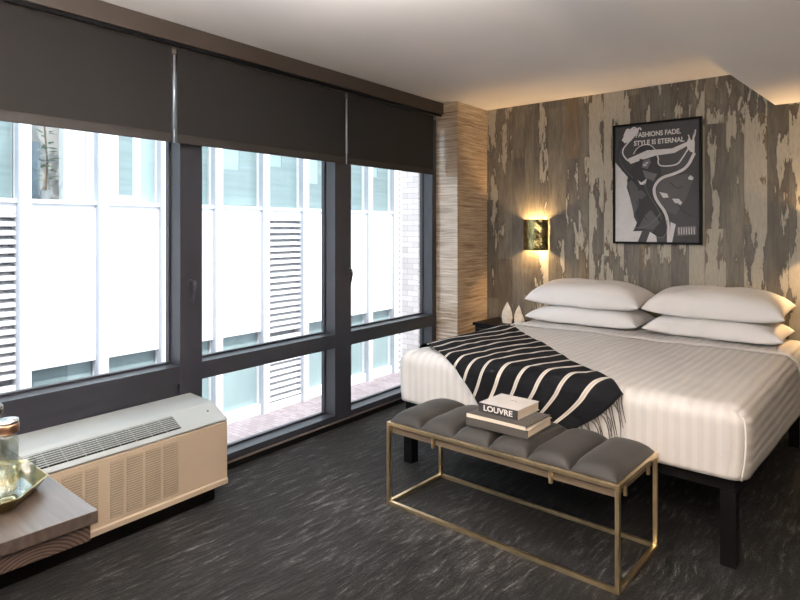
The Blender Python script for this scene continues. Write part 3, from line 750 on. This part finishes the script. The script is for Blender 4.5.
stroke([(.74, .33), (.82, .25), (.90, .22)], .006, 3, g5); stroke([(.66, .50), (.74, .44), (.80, .46)], .006, 3, g5)
stroke([(.10, .80), (.07, .72), (.14, .62), (.24, .55)], .006, 5, g6)
stroke([(.25, .13), (.40, .14), (.50, .20), (.56, .25)], .006, 5, g4); stroke([(.50, .06), (.58, .05), (.63, .09), (.63, .2)], .006, 5, g4)
shp([(.737, .141), (.94, .148), (.941, .079), (.742, .069)], 4, g4)
for i in range(7):
    x = .755+i*.027; shp([(x, .135), (x+.007, .135), (x+.009, .083), (x+.002, .083)], 5, g2)
m_pl = G('print_lettering', (.62, .61, .60))
lettering(text_mesh('FASHIONS FADE,', .054, .0003, .0016, 'LEFT'), m_pl, pr, ((.27-.5)*PW, -.0276, .899*PH), (PI/2, 0, 0), (.86, 1.0, 1))
lettering(text_mesh('STYLE IS ETERNAL', .054, .0003, .0016, 'LEFT'), m_pl, pr, ((.25-.5)*PW, -.0276, .832*PH), (PI/2, 0, 0), (.89, 1.0, 1))

# ------------------------------------------------------------------ outside: light well and the building across it
struct('ground', box(-8.6, -.13, -12, 12, -1.75, -1.6), m_ground, WB, WA)
fb_loc = (*W2(0, -4.8), -1.6)
fb = thing('opposite_building', 'white panelled office facade with aqua glazing and louvres across the light well', 'building', fb_loc, WA)
Z = 1.6
mull = [-5.7, -4.8, -3.9, -3.0, -2.1, -1.2, -.3, .67, 1.605, 2.497, 3.405, 4.345, 5.253, 6.15, 7.05, 7.90]
obj('core_wall', box(-1.2, -.62, -6.2, 8.0, 0, 9), m_fgrey, fb)
for i, s in enumerate(mull):
    w_ = .062; obj('mullion', box(-.62, .05, s-w_, s+w_, 0, 9), m_fwhite, fb)
    obj('mullion_joint', box(-.05, .055, s-w_-.022, s-w_-.002, 0, 9), m_fgrey, fb)
def bay(a, b, kind, i):
    a += .064; b -= .086
    if kind == 'louver':
        bk = obj('louvre', box(-.3, -.2, a, b, 0, Z+1.75), m_louvback, fb)
        bm = bmesh.new(); z = .15
        while z < Z+1.68:
            if abs(z-(Z-.42)) > .07:
                vs = prism(bm, [(-.15, z+.060), (-.02, z), (-.005, z+.008), (-.005, z+.046), (-.15, z+.085)], a, b, Matrix(((1, 0, 0, 0), (0, 0, 1, 0), (0, 1, 0, 0), (0, 0, 0, 1))))
            z += .106
        bx(bm, -.1, .0, a, b, Z-.46, Z-.36); bx(bm, -.19, 0, a, b, Z+1.68, Z+1.80); bx(bm, -.1, 0, a, b, 0, .13)
        obj('louvre_blades', bm, m_flouv, bk)
    else:
        obj('base_panel', box(-.4, -.01, a, b, 0, .16), m_fwhite, fb)
        ln2 = obj('window', box(-.2, -.12, a, b, .16, Z-.22), m_aqua, fb)
        if i % 2: obj('blind', box(-.13, -.115, a+.06, b-.3, .2, Z-.25), m_aquad, ln2)
        obj('wall_panel', box(-.4, .0, a, b, Z-.22, Z+1.80), m_fwhite, fb)
    obj('ledge', box(-.3, .03, a, b, Z+1.80, Z+1.85), m_fwhite, fb)
    obj('wall_panel', box(-.4, .0, a, b, Z+4.3, 9), m_fwhite, fb)
    if i == 7:
        obj('room_wall', box(-.60, -.58, a, b, Z+1.85, Z+4.3), M('taupe_room_wall', (.40, .37, .35), .8), fb)
        obj('room_door', box(-.58, -.56, a+.02, a+.34, Z+1.85, Z+2.62), M('grey_blue_door', (.22, .27, .32), .6), fb)
        obj('column', box(-.45, -.30, b-.26, b, Z+1.85, Z+4.3), m_fwhite, fb)
        obj('window', box(-.10, -.094, a, b, Z+1.85, Z+4.3), m_pane, fb)
    elif i == 8:
        obj('window', box(-.2, -.12, a, b, Z+1.85, Z+4.3), m_fwhite, fb)
        obj('blind', box(-.12, -.11, a+.22, a+.42, Z+1.95, Z+3.1), m_aquad, fb); obj('blind', box(-.12, -.11, b-.2, b, Z+1.87, Z+3.4), m_aqua, fb)
    else:
        w2_ = obj('window', box(-.2, -.12, a, b, Z+1.85, Z+4.3), m_aqua, fb)
        obj('blind', box(-.12, -.11, a+.02, b-.02, Z+1.87, Z+2.32+.12*(i % 3)), m_aquad, w2_)
        obj('blind', box(-.12, -.112, b-.36, b-.02, Z+1.87, Z+3.3), m_aquad, w2_)
for i in range(len(mull)-1):
    bay(mull[i], mull[i+1], 'louver' if i in (2, 6, 11) else 'panel', i)
# end strip with small dentils where the brick return starts
bm = bmesh.new(); bx(bm, -.5, .0, 7.97, 8.16, 0, 9); obj('corner_strip', bm, m_fwhite, fb)
bm = bmesh.new(); z = .05
while z < 7:
    bx(bm, .0, .012, 8.0, 8.11, z, z+.06); z += .12
obj('dentils', bm, m_fgrey, fb)
# potted plant on a ledge inside the opposite window
pp = thing('potted_plant', 'small leafy plant seen through the opposite building window at upper left', 'plant', (*W2(1.02, -5.06), 1.852), WA)
bm = bmesh.new(); lathe(bm, [(.05, 0), (.07, .12), (.06, .12), (.05, .11)]); obj('pot', bm, M('grey_pot', (.25, .25, .26), .6), pp)
bm = bmesh.new(); tube(bm, [(0, 0, .1), (.02, .01, .5), (0, -.02, 1.0)], .012, 6); obj('stem', bm, m_stem, pp)
bm = bmesh.new()
for i in range(46):
    z = random.uniform(.25, 1.15); a = random.uniform(0, 2*PI); L_ = random.uniform(.08, .2)
    c = Vector((0, 0, z)); d1 = Vector((math.cos(a)*.6, math.sin(a), random.uniform(-.2, .5))).normalized(); sd = d1.cross(Vector((0, 0, 1))).normalized()*.035
    vs = [bm.verts.new(c+d1*.03), bm.verts.new(c+d1*L_*.5+sd+Vector((0, 0, .01))), bm.verts.new(c+d1*L_), bm.verts.new(c+d1*L_*.5-sd)]
    bm.faces.new(vs)
obj('foliage', bm, m_leaf, pp)['kind'] = 'stuff'
bm = bmesh.new(); bx(bm, 0.0, 4.1, 0, .25, 0, 9)
o = obj('brick_return_wall', bm, m_sidebrick, None); o.location = (*W2(8.16, -4.8), -1.6); o.rotation_euler = (0, 0, WA); o['kind'] = 'structure'; o.name = 'wall_outside'

# ------------------------------------------------------------------ lights
wd = bpy.data.worlds.new('sky'); S.world = wd; wd.use_nodes = True
bg = wd.node_tree.nodes['Background']; bg.inputs[0].default_value = (.80, .90, 1.0, 1); bg.inputs[1].default_value = 2.4
sun = bpy.data.lights.new('sun', 'SUN'); sun.energy = 4.2; sun.color = (1, .97, .93); sun.angle = .03
so = bpy.data.objects.new('sun', sun); C.objects.link(so)
so.rotation_euler = Vector((-.55, .25, -.80)).to_track_quat('-Z', 'Y').to_euler()
def downlight(x, y, z, e, label):  # warm fill added out of view, since the room rendered too dark
    t_ = thing('fill_downlight', label, 'fill lamp', (x, y, z), 0, 'added warm fill downlights, unseen behind the view')
    bm = bmesh.new(); lathe(bm, [(.075, -.006), (.075, -.0005), (.058, -.0005), (.058, -.006)], close=False); bm.faces.ensure_lookup_table(); obj('trim_ring', bm, m_ceil, t_)
    bm = bmesh.new(); lathe(bm, [(.055, -.004), (.055, -.001)]); obj('lens', bm, M('warm_lens', (1, .9, .75), .4, emit=((1, .72, .45), 8)), t_)
    l = bpy.data.lights.new('downlight', 'AREA'); l.shape = 'DISK'; l.size = .1; l.energy = e; l.color = (1, .74, .50); l.spread = 2.6
    lo = bpy.data.objects.new('downlight', l); C.objects.link(lo); lo.parent = t_; lo.location = (0, 0, -.012)
for x, y, e in ((-.35, .9, 5), (-.35, -.9, 5), (.4, -.2, 4)):
    downlight(x, y, LC, e, 'added warm fill downlight in the low ceiling, out of the view')
downlight(-1.9, .2, HC, 5, 'added warm fill downlight over the desk side, out of the view')

def fill_torchiere(x, y, e, label, col):  # added unseen uplighters that brighten the ceiling and the room
    t_ = thing('fill_torchiere_lamp', label, 'floor lamp', (x, y, 0), 0, 'added fill uplighters, unseen behind the view')
    bm = bmesh.new(); lathe(bm, [(.14, 0), (.14, .015), (.02, .03)]); obj('base', bm, m_brass, t_, True)
    bm = bmesh.new(); tube(bm, [(0, 0, .03), (0, 0, 1.70)], .011); obj('pole', bm, m_brass, t_)
    bm = bmesh.new(); lathe(bm, [(.02, 1.70), (.12, 1.75), (.17, 1.82), (.166, 1.82), (.116, 1.755), (.02, 1.706)]); obj('lamp_shade', bm, m_brass, t_, True)
    l = bpy.data.lights.new('fill_uplight', 'AREA'); l.shape = 'DISK'; l.size = .22; l.energy = e; l.color = col
    lo = bpy.data.objects.new('fill_uplight', l); C.objects.link(lo); lo.parent = t_; lo.location = (0, 0, 1.80); lo.rotation_euler = (PI, 0, 0)
fill_torchiere(.45, .3, 125, 'added brass uplighter for room fill by the right wall, behind the view', (1, .84, .68))
fill_torchiere(-1.9, -1.1, 105, 'added brass uplighter for room fill behind the desk, out of the view', (1, .95, .91))

t_ = thing('fill_bowl_pendant', 'added white bowl uplight for ceiling bounce, unseen above the view', 'fill lamp', (-1.35, 1.25, HC))  # added light above the view, bounces fill off the ceiling onto the bed
bm = bmesh.new(); lathe(bm, [(.02, -.36), (.14, -.35), (.20, -.29), (.195, -.29), (.135, -.343), (.02, -.352)]); obj('bowl', bm, m_ceil, t_, True)
for a in range(3):
    bm = bmesh.new(); tube(bm, [(.19*math.cos(a*2.094), .19*math.sin(a*2.094), -.292), (.01*math.cos(a*2.094), .01*math.sin(a*2.094), -.012)], .0025, 6); obj('hanging_rod', bm, m_brass, t_)
bm = bmesh.new(); lathe(bm, [(.05, -.012), (.05, -.001)]); obj('ceiling_rose', bm, m_ceil, t_)
l = bpy.data.lights.new('fill_bowl_light', 'AREA'); l.shape = 'DISK'; l.size = .26; l.energy = 105; l.color = (1, .95, .90)
lo = bpy.data.objects.new('fill_bowl_light', l); C.objects.link(lo); lo.parent = t_; lo.location = (0, 0, -.32); lo.rotation_euler = (PI, 0, 0)

# ------------------------------------------------------------------ camera
cam = bpy.data.cameras.new('camera'); co = bpy.data.objects.new('camera', cam); C.objects.link(co)
co.location = (0, 0, 1.5); co.rotation_euler = (PI/2, 0, math.atan(515/605))
cam.sensor_width = 36; cam.lens = 605/800*36; cam.shift_y = -72/800; cam.clip_start = .05
S.camera = co
S.view_settings.view_transform = 'Standard'; S.view_settings.look = 'None'; S.view_settings.gamma = 1; S.view_settings.use_curve_mapping = False
S.view_settings.exposure = .53
S.cycles.use_denoising = True; S.cycles.max_bounces = 10; S.cycles.diffuse_bounces = 6; S.cycles.transparent_max_bounces = 12
